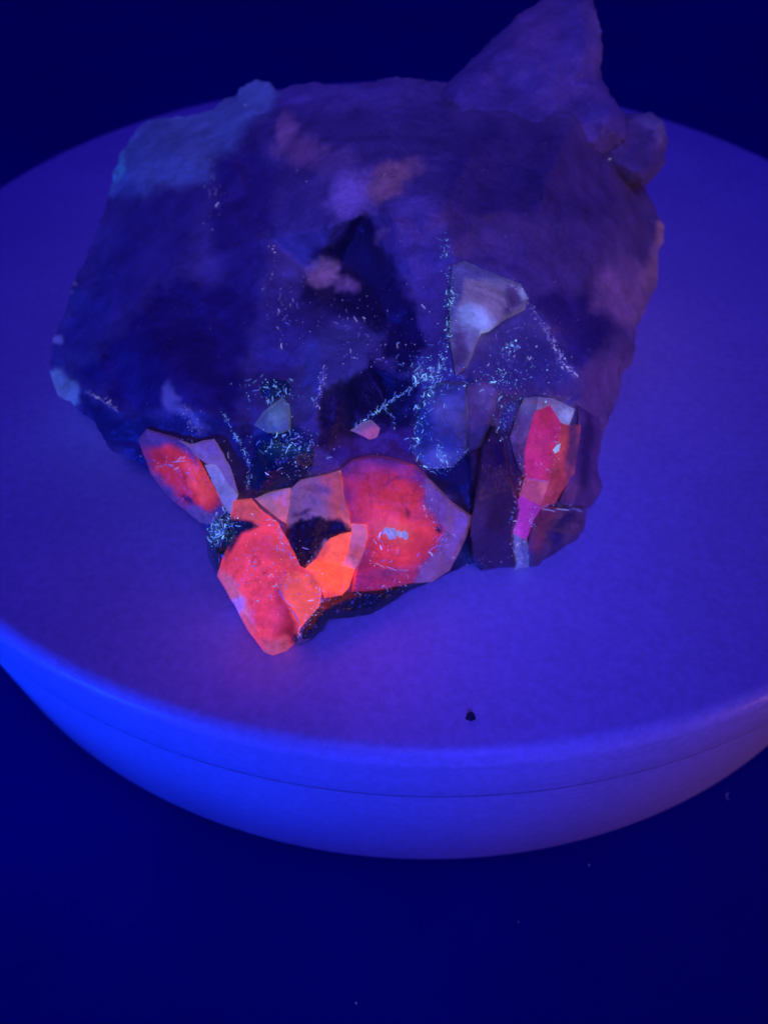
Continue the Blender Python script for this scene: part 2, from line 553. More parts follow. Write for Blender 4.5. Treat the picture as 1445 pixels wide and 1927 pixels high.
def relief(name, outline, step, depth_fn, mat, parent, base, glow, zones, back, warp=6.0, wscale=0.03, jit=1.5, nz=(), seed=0.0,
           shade_smooth=True, zmin=0.0015, sharp=None, inset=7.0):
    """closed lump: the visible side follows depth_fn over the outline, the far side is closed by `back` rings"""
    bd = densify([p[:2] for p in outline], step, jit)
    nb = len(bd)
    x0, y0 = bd.min(0); x1, y1 = bd.max(0)
    gx, gy = np.meshgrid(np.arange(x0, x1, step), np.arange(y0, y1, step * 0.87))
    gx = gx + (np.arange(gx.shape[0]) % 2)[:, None] * step * 0.5
    gx = (gx + rng.uniform(-.22, .22, gx.shape) * step).ravel(); gy = (gy + rng.uniform(-.22, .22, gy.shape) * step).ravel()
    ok = in_poly(gx, gy, bd)
    gx, gy = gx[ok], gy[ok]
    ok = edge_dist(gx, gy, bd) > step * 0.55
    gx, gy = gx[ok], gy[ok]
    pts = np.vstack([bd, np.column_stack([gx, gy])])
    v2, e2, f2, o2, _, _ = delaunay_2d_cdt([Vector(p) for p in pts], [], [list(range(nb))], 1, 1e-5)
    P2 = np.array([(v.x, v.y) for v in v2])
    lookup = {}
    for i, src in enumerate(o2):
        for s_ in src:
            lookup[s_] = i
    ring0 = [lookup[i] for i in range(nb)]
    px, py = P2[:, 0], P2[:, 1]
    s = depth_fn(px, py)
    P = pos(px, py, s)
    dirs = rays(px, py); dirs /= np.linalg.norm(dirs, axis=1)[:, None]
    disp = np.zeros(len(P))
    for kind, sc_, amp in nz:
        if kind == 'f':
            disp += amp * fnoise(P, sc_, 4, seed)
        elif kind == 'c':
            disp += amp * (cellnoise(P, sc_, seed) - .3)
        elif kind == 't':
            disp += amp * facetnoise(P, sc_, seed)
    P = P - dirs * disp[:, None]
    V = [p for p in P]
    F = []
    for fc in f2:
        fc = list(fc)
        F.append(fc)
    # orientation: towards the camera
    def orient(fc):
        a, b_, c = P[fc[0]], P[fc[1]], P[fc[2]]
        n = np.cross(b_ - a, c - a)
        return fc if n.dot(C0 - a) > 0 else fc[::-1]
    F = [orient(f_) for f_ in F]
    B = P[ring0]; D = dirs[ring0]
    rings = [ring0]
    Cn = B.mean(0)
    cols_idx = []
    for (shrink, push, target) in back:
        T = np.array(target) if target is not None else Cn
        NB = B * (1 - shrink) + T * shrink + D * push
        nzv = np.array([noise.noise_vector(Vector(p * 9)) for p in NB]) * 0.006 * (1 if push > .02 else .2)
        NB = NB + nzv
        NB[:, 2] = np.maximum(NB[:, 2], zmin)
        idx = list(range(len(V), len(V) + nb))
        V += [p for p in NB]
        rings.append(idx)
        cols_idx.append(idx)
    # winding of the sides follows the boundary direction of the front faces
    de = {}
    for f_ in F:
        for i in range(len(f_)):
            de[(f_[i], f_[(i + 1) % len(f_)])] = 1
    fwd = sum(1 for i in range(nb) if (ring0[i], ring0[(i + 1) % nb]) in de) > nb / 2
    for a, b_ in zip(rings[:-1], rings[1:]):
        for i in range(nb):
            j = (i + 1) % nb
            qd = (a[j], a[i], b_[i], b_[j]) if fwd else (a[i], a[j], b_[j], b_[i])
            if len(set(qd)) == 4:
                F.append(qd)
    last = rings[-1]
    V.append(np.mean([V[i] for i in last], axis=0)); ci = len(V) - 1
    for i in range(nb):
        j = (i + 1) % nb
        F.append((last[j], last[i], ci) if fwd else (last[i], last[j], ci))
    Va = world(np.array(V))
    o = mesh_obj(name, Va, F, mat, parent, shade_smooth)
    pcx, pcy = px.mean(), py.mean()
    pd = edge_dist(px, py, bd)
    rr_ = np.hypot(px - pcx, py - pcy) + 1e-6
    mv = np.minimum(np.clip(inset - pd, 0, None), rr_ * .5) / rr_
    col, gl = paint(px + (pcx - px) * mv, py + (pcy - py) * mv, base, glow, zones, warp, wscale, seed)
    full = np.tile(np.array(base, float), (len(V), 1)); fg = np.zeros((len(V), 3))
    full[:len(P)] = col; fg[:len(P)] = gl
    k = 0
    for idx in cols_idx:
        full[idx] = col[ring0]
        fg[idx] = gl[ring0] * (0.35 if k == 0 else 0.1)
        k += 1
    set_colors(o, full, fg)
    if shade_smooth and sharp:
        o.data.set_sharp_from_angle(angle=math.radians(sharp))
    return o


stone = empty('mineral_specimen', (0.01, -0.05, TOP))
stone['label'] = 'rough dark mineral cluster with glowing red and orange crystals on the turntable'
stone['category'] = 'mineral'
PINV = Vector((-0.01, 0.05, -TOP))


def part(o, label=None):
    o.parent = stone
    o.matrix_parent_inverse = Matrix.Translation(PINV)
    if label:
        o['label'] = label
    return o


GREY = (.34, .30, .26)
ZM = [
    ([(230, 262), (300, 215), (420, 190), (480, 150), (523, 172), (470, 230), (400, 330), (270, 365), (215, 345)], 26, (0.435, 0.780, 0.527), (.006, .010, .016)),
    ([(220, 316, 8, 32, 15)], 5, (.40, .75, .60), (.010, .050, .110)),
    ([(480, 172, 40, 26, 0)], 6, (0.493, 0.840, 0.595), (.006, .012, .018)),
    ([(520, 160), (835, 160), (800, 200), (640, 210), (520, 200)], 20, (0.493, 0.450, 0.391), None),
    ([(410, 290), (490, 280), (530, 330), (505, 450), (490, 560), (420, 560), (395, 400)], 22, (0.189, 0.150, 0.204), None),
    ([(150, 705), (330, 510), (480, 560), (460, 660), (450, 790), (330, 760), (250, 785)], 16, (0.131, 0.105, 0.170), None),
    ([(265, 365), (400, 345), (330, 500), (160, 660), (110, 640)], 14, (0.246, 0.210, 0.238), None),
    ([(510, 500), (545, 350), (660, 290), (640, 400), (560, 520)], 14, (0.406, 0.360, 0.306), None),
    ([(533, 250, 20, 34, 20)], 10, (0.850, 0.630, 0.391), (.020, .008, .012)),
    ([(575, 285, 36, 34, 30)], 14, (0.696, 0.480, 0.323), (.012, .004, .006)),
    ([(635, 305, 42, 22, -30)], 10, (0.638, 0.510, 0.391), (.006, .003, .004)),
    ([(665, 365, 52, 38, -35)], 16, (0.797, 0.690, 0.612), (.022, .012, .050)),
    ([(740, 335, 50, 28, -28)], 12, (0.850, 0.630, 0.306), (.035, .012, .010)),
    ([(790, 400, 50, 40, 30)], 20, (0.580, 0.510, 0.442), None),
    ([(720, 440, 12, 14, 0)], 5, (0.812, 0.630, 0.442), (.012, .006, .010)),
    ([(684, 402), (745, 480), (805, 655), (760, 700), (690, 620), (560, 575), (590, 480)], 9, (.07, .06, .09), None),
    ([(608, 510, 28, 24, 20)], 9, (0.850, 0.690, 0.374), (.030, .012, .014)),
    ([(650, 535, 18, 16, 0)], 8, (0.725, 0.540, 0.340), (.012, .005, .008)),
    ([(500, 640), (560, 570), (690, 610), (680, 660), (560, 690), (480, 720)], 22, (0.246, 0.225, 0.238), None),
    ([(560, 650), (650, 610), (720, 640), (640, 720), (600, 770), (560, 760)], 20, (0.377, 0.375, 0.340), (.002, .004, .010)),
    ([(700, 420), (830, 400), (860, 500), (845, 700), (800, 640), (760, 520)], 16, (0.377, 0.300, 0.289), None),
    ([(830, 330), (900, 240), (1080, 240), (1180, 330), (1170, 420), (1000, 420), (850, 420)], 30, (0.217, 0.180, 0.204), None),
    ([(850, 440), (1180, 430), (1100, 540), (990, 540), (870, 490)], 24, (0.304, 0.255, 0.246), None),
    ([(990, 560), (1100, 540), (1190, 600), (1090, 690)], 22, (0.131, 0.105, 0.170), None),
    ([(1120, 510), (1237, 470), (1237, 540), (1190, 620), (1110, 580)], 18, (0.609, 0.450, 0.323), (.010, .004, .006)),
    ([(1225, 505, 16, 34, 10)], 8, (0.850, 0.630, 0.340), (.022, .009, .008)),
    ([(1238, 435, 14, 24, 0)], 6, (0.850, 0.660, 0.323), (.040, .014, .012)),
    ([(1080, 700), (1190, 650), (1170, 720), (1130, 830), (1090, 800)], 18, (0.377, 0.270, 0.238), (.003, .001, .002)),
    ([(1090, 800), (1130, 820), (1130, 930), (1090, 960), (1080, 900)], 10, (0.189, 0.150, 0.153), None),
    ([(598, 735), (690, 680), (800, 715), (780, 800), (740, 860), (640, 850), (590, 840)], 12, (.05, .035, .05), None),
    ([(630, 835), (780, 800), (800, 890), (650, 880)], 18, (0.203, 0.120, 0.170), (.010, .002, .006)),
    ([(930, 560), (1000, 570), (1085, 705), (1060, 745), (880, 700), (930, 640)], 14, (0.261, 0.300, 0.289), None),
    ([(880, 820), (960, 800), (985, 900), (960, 1070), (890, 1070)], 12, (0.203, 0.120, 0.119), (.003, .001, .002)),
    ([(785, 890), (830, 870), (885, 850), (888, 975), (850, 945), (800, 905)], 8, (.05, .055, .07), None),
    ([(880, 960), (900, 1000), (900, 1075), (850, 1078), (870, 1020)], 8, (.05, .06, .08), None),
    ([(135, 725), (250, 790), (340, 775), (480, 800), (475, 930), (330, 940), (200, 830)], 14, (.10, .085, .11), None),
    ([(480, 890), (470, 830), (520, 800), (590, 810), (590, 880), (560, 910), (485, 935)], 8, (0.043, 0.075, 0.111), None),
    ([(96, 700), (120, 690), (150, 730), (150, 770), (125, 765), (92, 735)], 7, (.60, .75, .42), (.022, .042, .070)),
    ([(134, 541, 7, 14, -20)], 3, (0.850, 0.850, 0.765), (.10, .10, .22)),
    ([(103, 637, 10, 9, 0)], 5, (0.725, 0.780, 0.595), (.03, .03, .07)),
    ([(322, 748, 14, 24, -20)], 9, (.62, .62, .40), (.012, .012, .018)),
    ([(345, 775, 40, 9, 40)], 7, (.50, .52, .34), (.008, .009, .014)),
    ([(700, 1130), (600, 1140), (600, 1170), (700, 1160), (780, 1110), (880, 1070), (860, 1050), (760, 1090)], 7, (0.051, 0.060, 0.060), None),
    ([(390, 1000), (420, 960), (450, 970), (440, 1000), (415, 1060), (396, 1050)], 6, (0.072, 0.150, 0.136), (.002, .010, .020)),
    ([(900, 1050, 40, 25, 0)], 12, (0.087, 0.120, 0.153), (.0, .004, .012)),
]
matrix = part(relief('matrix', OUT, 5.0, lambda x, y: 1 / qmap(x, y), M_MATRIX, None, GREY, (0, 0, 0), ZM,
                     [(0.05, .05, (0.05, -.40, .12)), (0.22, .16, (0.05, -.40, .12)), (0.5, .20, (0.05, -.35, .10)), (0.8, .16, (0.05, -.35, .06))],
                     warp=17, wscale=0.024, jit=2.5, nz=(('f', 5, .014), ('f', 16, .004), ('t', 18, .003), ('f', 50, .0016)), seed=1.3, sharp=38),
              'dark smoky matrix with mottled grey and purple faces')

# ------------------------------------------------------------------ crystals set in the matrix


MB = BVHTree.FromPolygons([tuple(v.co) for v in matrix.data.vertices], [tuple(p.vertices) for p in matrix.data.polygons])
CW = Vector(world(C0[None])[0])


def matrix_s(x, y):
    d = Vector(rays(np.array([x]), np.array([y]))[0])
    L = d.length
    loc, nor, idx, dist = MB.ray_cast(CW, d.normalized())
    return dist / R / L if loc else None


def crystal(name, outline, zones, base, glow, label, raise0=.012, raise1=.018, bev=9, pts=(), step=3.6, flat=.75, deep=.07, mat=None,
            nz=(('f', 14, .004), ('t', 24, .0025), ('f', 60, .0012)), warp=5, wscale=.045, jit=.6, seed=0.0, off=0.0):
    if mat is None:
        raise0 = raise0 * .55 + raise1 * .3; raise1 *= .3; bev = min(bev, 4); flat = min(flat, .45)
        c0_ = np.mean(outline, axis=0)
        outline = [tuple(np.array(p) + (np.array(p) - c0_) / np.hypot(*(np.array(p) - c0_)) * 1.5) for p in outline]
    poly = np.array(outline, float)
    cx, cy = poly.mean(0)
    dn = densify(outline, 8)
    gx = np.concatenate([dn[:, 0], cx + (dn[:, 0] - cx) * .5]); gy = np.concatenate([dn[:, 1], cy + (dn[:, 1] - cy) * .5])
    A = np.column_stack([np.ones_like(gx), gx - cx, gy - cy])
    co, *_ = np.linalg.lstsq(A, qmap(gx, gy), rcond=None)
    ctrl = np.array([(p[0], p[1], p[2]) for p in pts], float) if len(pts) else None

    def depth(x, y):
        q = flat * (co[0] + co[1] * (x - cx) + co[2] * (y - cy)) + (1 - flat) * qmap(x, y)
        d = edge_dist(x, y, poly)
        r = raise0 + raise1 * np.clip(d / bev, 0, 1) + off
        if ctrl is not None:                # raised points with straight flanks between them
            h = np.zeros_like(x)
            for a, b_, hgt in ctrl:
                rad_ = 0.5 * math.sqrt(np.ptp(poly[:, 0]) ** 2 + np.ptp(poly[:, 1]) ** 2)
                h = np.maximum(h, hgt * np.clip(1 - np.hypot(x - a, y - b_) / rad_, 0, 1)) if hgt > 0 else h + hgt * np.clip(1 - np.hypot(x - a, y - b_) / rad_, 0, 1)
            r = r + h * np.clip(d / bev, 0, 1)
        return 1 / q - r - shift[0]

    shift = [0.0]
    df = []
    for t in (.25, .5, .75, .92):
        for (x, y) in dn[::2]:
            xx, yy = cx + (x - cx) * t, cy + (y - cy) * t
            sm = matrix_s(xx, yy)
            if sm:
                df.append(depth(np.array([xx]), np.array([yy]))[0] - sm)
    if df:
        shift[0] = max(0.0, float(np.percentile(df, 84)) + .003)
    o = relief(name, outline, step, depth, mat or M_CRYSTAL, None, base, glow, zones,
               [(0.02, deep * .5, None), (0.10, deep, None)], warp=warp, wscale=wscale, jit=jit, nz=nz, seed=seed, sharp=30)
    return part(o, label)


RED = (.70, .05, .018)
# --- left crystal
crystal('crystal', [(262, 828), (278, 808), (340, 828), (362, 842), (384, 885), (418, 943), (424, 962), (395, 985), (376, 982), (318, 934), (286, 892)],
        [([(255, 830), (280, 805), (345, 828), (360, 845), (300, 850), (290, 900)], 10, (.38, .24, 0.21), (.030, .010, .030)),
         ([(285, 850), (325, 838), (352, 850), (384, 890), (415, 942), (390, 965), (350, 950), (322, 915), (292, 885)], 9, RED, (.36, .018, .050)),
         ([(345, 868), (372, 875), (405, 930), (385, 950), (360, 915)], 10, (0.85, 0.08, 0.03), (.62, .048, .060)),
         ([(300, 860, 24, 12, 20)], 10, RED, (.26, .012, .055)),
         ([(355, 942, 16, 5, 40)], 4, (.06, .03, 0.06), (.01, .0, .004)),
         ([(380, 972, 30, 12, 35)], 8, (.42, .38, 0.28), (.05, .026, .060))],
        (.36, .28, 0.22), (.025, .010, .028), 'pink and red glowing crystal at the left flank', raise0=.008, raise1=.016, seed=2.0)
crystal('crystal', [(337, 829), (362, 837), (384, 830), (403, 827), (419, 853), (435, 884), (449, 929), (441, 938), (407, 874), (389, 872), (372, 860)],
        [([(395, 840, 20, 12, 40)], 8, None, (.075, .032, .080))], (.50, .38, 0.28), (.095, .050, .105), 'dull mauve slab beside the left crystal', raise0=.020, raise1=.010, bev=5, seed=3.0)
crystal('crystal', [(386, 876), (407, 873), (427, 900), (447, 932), (439, 950), (434, 966), (419, 945), (402, 910)],
        [], (.58, .58, 0.40), (.130, .115, .210), 'pale grey lilac bar beside the left crystal', raise0=.026, raise1=.010, bev=4, seed=4.0)
# --- the tip
crystal('crystal', [(440, 943), (475, 939), (489, 958), (523, 984), (545, 1025), (564, 1066), (590, 1077), (606, 1104), (600, 1141), (582, 1160), (564, 1182), (559, 1206),
                    (540, 1223), (514, 1232), (497, 1225), (466, 1182), (434, 1120), (413, 1082), (421, 1051), (440, 1010), (436, 975)],
        [([(410, 1075), (430, 1080), (470, 1140), (480, 1190), (450, 1150)], 8, (0.72, 0.14, 0.09), (.42, .085, .24)),
         ([(447, 1138, 13, 13, 0)], 6, (.6, .4, 0.44), (.30, .10, .55)),
         ([(524, 1103), (562, 1172), (556, 1204), (520, 1195), (505, 1150)], 10, (0.60, 0.04, 0.03), (.17, .008, .030)),
         ([(524, 1100), (545, 1075), (600, 1085), (603, 1140), (564, 1178)], 8, (0.85, 0.10, 0.04), (.66, .075, .085)),
         ([(490, 1205), (540, 1200), (548, 1218), (514, 1234), (495, 1225)], 10, (0.70, 0.12, 0.08), (.36, .055, .13)),
         ([(505, 1160, 26, 28, 0)], 22, None, (.56, .035, .13)),
         ([(440, 943), (475, 939), (489, 958), (490, 985), (440, 975)], 8, (0.80, 0.10, 0.06), (.46, .060, .085)),
         ([(425, 1000), (440, 976), (473, 978), (488, 991), (455, 1006), (435, 1040), (415, 1062)], 5, (.03, .035, 0.04), (.003, .003, .008)),
         ([(515, 1010), (545, 1030), (560, 1068), (520, 1050)], 14, None, (.62, .055, .100)),
         ([(482, 1057, 11, 9, 20)], 2.5, (0.50, 0.04, 0.02), (.30, .020, .055)),
         ([(482, 1057, 7, 5, 20)], 2.5, RED, (.62, .046, .12)),
         ([(498, 1080, 5, 3, 20)], 2, (0.50, 0.04, 0.02), (.32, .020, .055)),
         ([(563, 1200, 16, 10, -40)], 6, (.05, .05, 0.05), (.01, .004, .01))],
        RED, (.66, .042, .118), 'large coral red glowing crystal at the low front tip', raise0=.014, raise1=.016, bev=8,
        pts=[(540, 1110, .012), (470, 1040, .01)], flat=.8, deep=.09, seed=5.0, warp=4)
# --- pale blocks over the dark patch
crystal('crystal', [(481, 939), (510, 928), (546, 919), (543, 950), (538, 984), (524, 975), (500, 955)],
        [([(515, 940), (546, 925), (540, 980), (522, 965)], 8, (.7, .4, 0.25), (.42, .095, .13))], (.56, .45, 0.31), (.22, .10, .19), 'pale pink triangular crystal', raise0=.014, raise1=.01, bev=5, seed=6.0)
crystal('crystal', [(548, 921), (567, 904), (600, 897), (642, 886), (649, 939), (664, 994), (650, 1004), (634, 1006), (619, 1018), (593, 1054), (568, 1074), (556, 1044), (541, 1018), (541, 985)],
        [([(600, 890), (645, 886), (660, 990), (625, 985), (615, 930)], 16, (0.66, 0.10, 0.06), (.28, .050, .100)),
         ([(640, 960), (664, 994), (640, 1000)], 8, (0.80, 0.12, 0.05), (.48, .085, .11)),
         ([(594, 920, 30, 8, 10)], 4, (.30, .22, 0.19), (.10, .030, .06)),
         ([(538, 1000), (560, 978), (590, 972), (615, 976), (640, 976), (655, 992), (666, 1000), (634, 1008), (608, 1021), (590, 1048), (566, 1078), (548, 1040)], 5, (.03, .025, 0.03), (.002, .001, .006)),
         ([(570, 965, 16, 5, -20)], 4, (.12, .08, 0.09), (.02, .008, .015))],
        (.45, .30, 0.23), (.120, .050, .105), 'mauve block crystal crossed by a black patch', raise0=.012, raise1=.012, bev=5, seed=7.0, warp=6, wscale=.09)
crystal('crystal', [(619, 1016), (640, 1006), (661, 1002), (656, 1029), (643, 1064), (618, 1060), (592, 1053), (604, 1032)],
        [([(600, 1020), (625, 1015), (605, 1060), (585, 1060)], 8, (0.70, 0.08, 0.03), (.52, .060, .075))], (0.85, 0.11, 0.04), (.78, .095, .075), 'orange glowing block above the brightest one', raise0=.020, raise1=.010, bev=4, seed=8.0)
crystal('crystal', [(593, 1055), (618, 1062), (643, 1066), (666, 1072), (656, 1104), (643, 1119), (612, 1124), (605, 1100), (568, 1077)],
        [([(615, 1122, 40, 10, 0)], 8, (0.70, 0.06, 0.02), (.55, .045, .06)),
         ([(565, 1070), (600, 1075), (605, 1105)], 8, (0.80, 0.12, 0.04), (.70, .10, .075))], (0.90, 0.10, 0.03), (1.0, .092, .045), 'brightest orange red glowing block', raise0=.022, raise1=.012, bev=4, seed=9.0)
crystal('crystal', [(662, 987), (690, 988), (691, 1014), (680, 1047), (667, 1071), (644, 1064), (657, 1030), (662, 1003)],
        [([(670, 1040, 14, 12, 0)], 5, (0.60, 0.12, 0.06), (.34, .060, .12)), ([(676, 1000, 10, 8, 0)], 5, None, (.46, .09, .15))],
        (.66, .36, 0.25), (.40, .085, .145), 'small pink strip between orange and red crystals', raise0=.020, raise1=.010, bev=4, seed=10.0)
# --- big red crystal
crystal('crystal', [(643, 884), (664, 866), (700, 858), (735, 862), (784, 878), (802, 897), (847, 943), (888, 973), (873, 1018), (845, 1072), (812, 1094), (772, 1096), (716, 1109), (662, 1113),
                    (668, 1074), (680, 1047), (692, 1010), (690, 988), (662, 987), (650, 939)],
        [([(640, 860), (790, 860), (800, 900), (650, 905)], 26, (.30, .13, 0.14), (.075, .008, .045)),
         ([(648, 905), (690, 885), (770, 890), (805, 950), (834, 1000), (805, 1040), (780, 1090), (700, 1105), (660, 1100), (690, 1040), (695, 990), (665, 985)], 26, RED, (.36, .019, .066)),
         ([(680, 935), (770, 920), (815, 960), (832, 1000), (800, 1040), (770, 1065), (715, 1045), (700, 1000)], 26, RED, (.49, .028, .078)),
         ([(700, 950), (760, 930), (800, 970), (815, 1000), (770, 1030), (710, 1020)], 24, RED, (.56, .034, .090)),
         ([(800, 896), (850, 943), (890, 972), (873, 1018), (845, 1074), (810, 1096), (775, 1094), (815, 1040), (838, 1000), (800, 950), (790, 915)], 7, (.42, .28, 0.23), (.105, .035, .105)),
         ([(690, 1085, 40, 24, 0)], 14, (.45, .10, 0.11), (.20, .010, .040)),
         ([(740, 1075, 40, 10, -10)], 8, (.40, .14, 0.13), (.15, .012, .045)),
         ([(742, 1003, 36, 22, 15)], 10, None, (.52, .060, .12)),
         ([(826, 995, 6, 7, 0)], 2.5, (.1, .03, 0.03), (.03, .003, .01)),
         ([(765, 962, 3, 9, -20)], 2, (.3, .05, 0.06), (.16, .01, .03)),
         ([(740, 905, 30, 3, -25)], 3, (.3, .06, 0.07), (.16, .01, .04)),
         ([(700, 935, 3, 20, 5)], 3, None, (.38, .02, .06))],
        (.16, .10, .16), (.022, .004, .016), 'broad crimson glowing crystal with clear mauve rim', raise0=.010, raise1=.018, bev=14, pts=[(810, 990, .014)], flat=.75, deep=.09, seed=11.0, warp=9, wscale=.03)
for k, (x, y, rx, ry, a) in enumerate([(729, 999, 8, 6, 60), (741, 1003, 9, 5, 75), (752, 1005, 7, 4, 60), (762, 1007, 8, 5, 70), (735, 1010, 5, 4, 40)]):
    ol = []
    for t in range(7):
        an = 2 * math.pi * t / 7
        u = rx * math.cos(an) * random.uniform(.8, 1.1); v = ry * math.sin(an) * random.uniform(.8, 1.1)
        ca, sa = math.cos(math.radians(a)), math.sin(math.radians(a))
        ol.append((x + u * ca - v * sa, y + u * sa + v * ca))
    crystal('flake', ol, [], (.7, .74, 0.47), (.17, .17, .27), None, raise0=.050, raise1=.006, bev=2, step=3, deep=.02, seed=20 + k, jit=.3)
# --- small gems higher up
crystal('crystal', [(660, 810), (680, 797), (698, 791), (714, 806), (708, 822), (695, 826), (676, 816)],
        [([(698, 812, 14, 9, 0)], 8, (.7, .3, 0.22), (.26, .050, .12))], (.4, .28, 0.22), (.075, .045, .09), 'tiny pink crystal under the cyan crack', raise0=.012, raise1=.01, bev=5, seed=12.0)
crystal('crystal', [(480, 800), (497, 776), (514, 762), (531, 748), (545, 764), (547, 808), (525, 815), (505, 814)],
        [([(522, 785, 20, 18, -40)], 12, None, (.060, .110, .175))], (.40, .50, 0.34), (.028, .044, .085), 'pale blue grey crystal above the dark nodule', raise0=.010, raise1=.016, bev=10, pts=[(530, 775, .02)], seed=13.0)
crystal('nodule', [(470, 905), (474, 866), (488, 843), (508, 828), (545, 822), (588, 828), (592, 855), (585, 884), (560, 900), (520, 917), (482, 938)],
        [([(540, 845, 40, 16, 0)], 14, (.08, .16, 0.13), (.0, .010, .022))], (.030, .050, 0.06), (0, .002, .006), 'dark glassy rounded nodule with cyan sparkle', raise0=.004, raise1=.016, bev=34, mat=M_GLASSY, flat=.6, seed=14.0,
        nz=(('f', 10, .006), ('t', 26, .008)))
crystal('nodule', [(488, 736), (495, 722), (515, 712), (538, 716), (548, 730), (538, 745), (515, 750), (498, 748)],
        [], (.05, .06, 0.09), (0, .004, .012), 'small dark nodule ringed with lint', raise0=.004, raise1=.014, bev=16, mat=M_GLASSY, flat=.6, seed=15.0)
# --- white crystal on the right
crystal('crystal', [(852, 500), (874, 493), (915, 510), (951, 525), (978, 535), (991, 560), (985, 580), (952, 596), (921, 621), (905, 625), (880, 690), (858, 706), (848, 640), (847, 560)],
        [([(847, 495), (900, 500), (950, 524), (880, 528), (868, 570), (850, 600)], 7, (.40, .42, 0.34), (.020, .022, .060)),
         ([(878, 525), (950, 540), (948, 597), (915, 600), (862, 580)], 6, (.55, .46, 0.31), (.080, .064, .115)),
         ([(893, 598, 32, 22, 30)], 11, (.62, .68, 0.47), (.115, .160, .370)),
         ([(955, 540), (985, 535), (992, 565), (950, 590)], 7, (.34, .26, 0.22), (.022, .015, .040)),
         ([(982, 548, 5, 14, -15)], 4, (.6, .66, 0.44), (.10, .14, .30)),
         ([(850, 625), (878, 625), (878, 690), (858, 706)], 6, (.32, .24, 0.20), (.028, .018, .045))],
        (.5, .48, 0.34), (.05, .05, .10), 'pale frosted crystal with a bright white blue patch', raise0=.010, raise1=.018, bev=8, pts=[(900, 570, .02)], seed=16.0)
# --- shards under it
crystal('shard', [(800, 735), (835, 720), (878, 722), (880, 790), (880, 850), (850, 880), (800, 880), (775, 850), (782, 790)],
        [([(850, 775, 34, 26, 0)], 18, (.44, .46, 0.34), (.022, .025, .060)), ([(820, 860, 40, 16, 0)], 10, (.36, .42, 0.30), (.012, .020, .036)),
         ([(795, 800, 16, 50, 0)], 10, (.12, .16, 0.15), (.0, .004, .012))], (.22, .24, 0.21), (.006, .008, .02), 'grey blue shard dusted with lint', raise0=.006, raise1=.014, bev=12, pts=[(862, 780, .02)], seed=17.0)
crystal('shard', [(876, 728), (905, 715), (938, 735), (930, 775), (905, 840), (882, 850), (880, 780)],
        [([(915, 750, 24, 20, 0)], 12, (.42, .38, 0.28), (.016, .014, .036))], (.30, .25, 0.20), (.008, .005, .016), 'dull mauve shard', raise0=.010, raise1=.014, bev=10, seed=18.0)
crystal('shard', [(930, 800), (950, 830), (962, 905), (978, 960), (965, 1000), (972, 1066), (940, 1066), (912, 1072), (890, 1050), (885, 990), (900, 900), (905, 845)],
        [([(925, 840), (945, 830), (960, 900), (940, 930)], 10, (.08, .04, .10), None), ([(905, 960, 14, 60, 8)], 12, (.22, .14, 0.11), (.006, .003, .005))],
        (.15, .09, 0.08), (.003, .001, .002), 'long dark brown shard reaching the turntable', raise0=.010, raise1=.022, bev=16, pts=[(935, 930, .03)], deep=.05, seed=19.0)
# --- right magenta crystal group
crystal('crystal', [(960, 822), (975, 775), (985, 750), (1014, 748), (1008, 775), (1001, 802), (990, 848), (990, 900), (976, 880), (966, 850)],
        [([(990, 765, 18, 14, 0)], 8, (.45, .45, .30), (.040, .040, .075)), ([(975, 860, 14, 30, 0)], 12, (.22, .15, .14), (.020, .008, .022))],
        (.36, .28, .24), (.036, .022, .060), 'clear lilac strip left of the magenta crystal', raise0=.012, raise1=.01, seed=21.0)
crystal('crystal', [(1013, 748), (1040, 751), (1079, 770), (1067, 802), (1052, 796), (1035, 767), (1010, 772)],
        [([(1062, 785, 14, 14, 0)], 6, (.6, .65, .45), (.15, .18, .36)), ([(1030, 757, 18, 8, 10)], 6, (.4, .34, .26), (.07, .05, .10))], (.5, .46, .34), (.10, .10, .20),
        'pale grey cap over the magenta crystal', raise0=.016, raise1=.01, seed=21.4)
crystal('crystal', [(1006, 777), (1034, 764), (1053, 794), (1051, 820), (1045, 848), (1031, 906), (988, 899), (988, 848), (1000, 800)],
        [([(1025, 785, 22, 18, 0)], 14, None, (.30, .016, .085)), ([(1005, 870, 14, 30, 10)], 10, None, (.36, .016, .20)), ([(1036, 870, 8, 34, 12)], 8, None, (.30, .020, .10))],
        (.60, .06, .05), (.36, .016, .185), 'tall magenta glowing crystal on the right', raise0=.018, raise1=.012, seed=21.1)
crystal('crystal', [(1053, 796), (1068, 801), (1091, 800), (1087, 840), (1079, 890), (1062, 913), (1042, 946), (1017, 957), (1031, 905), (1046, 846)],
        [([(1074, 800), (1092, 795), (1090, 850), (1064, 912), (1066, 860)], 8, (.26, .14, .12), (.030, .007, .016)), ([(1056, 838, 10, 18, 10)], 7, None, (.36, .040, .045)),
         ([(1035, 930, 14, 18, 30)], 9, None, (.19, .018, .034))],
        (.55, .12, .08), (.25, .022, .038), 'dull orange crystal against the magenta one', raise0=.016, raise1=.01, seed=21.2)
crystal('crystal', [(988, 897), (1032, 904), (1018, 956), (1000, 946), (978, 935)],
        [([(1020, 915, 10, 16, 10)], 6, None, (.34, .060, .10))], (.6, .25, .16), (.31, .040, .120), 'pink wedge below the magenta crystal', raise0=.018, raise1=.01, seed=21.3)
crystal('crystal', [(979, 934), (1000, 943), (1018, 954), (1001, 981), (990, 1015), (967, 1003), (960, 973)],
        [([(968, 975, 6, 24, 0)], 5, (.4, .35, .3), (.12, .05, .22))], (.4, .10, .2), (.28, .020, .33), 'violet glowing crystal under the pink wedge', raise0=.020, raise1=.01, seed=21.5)
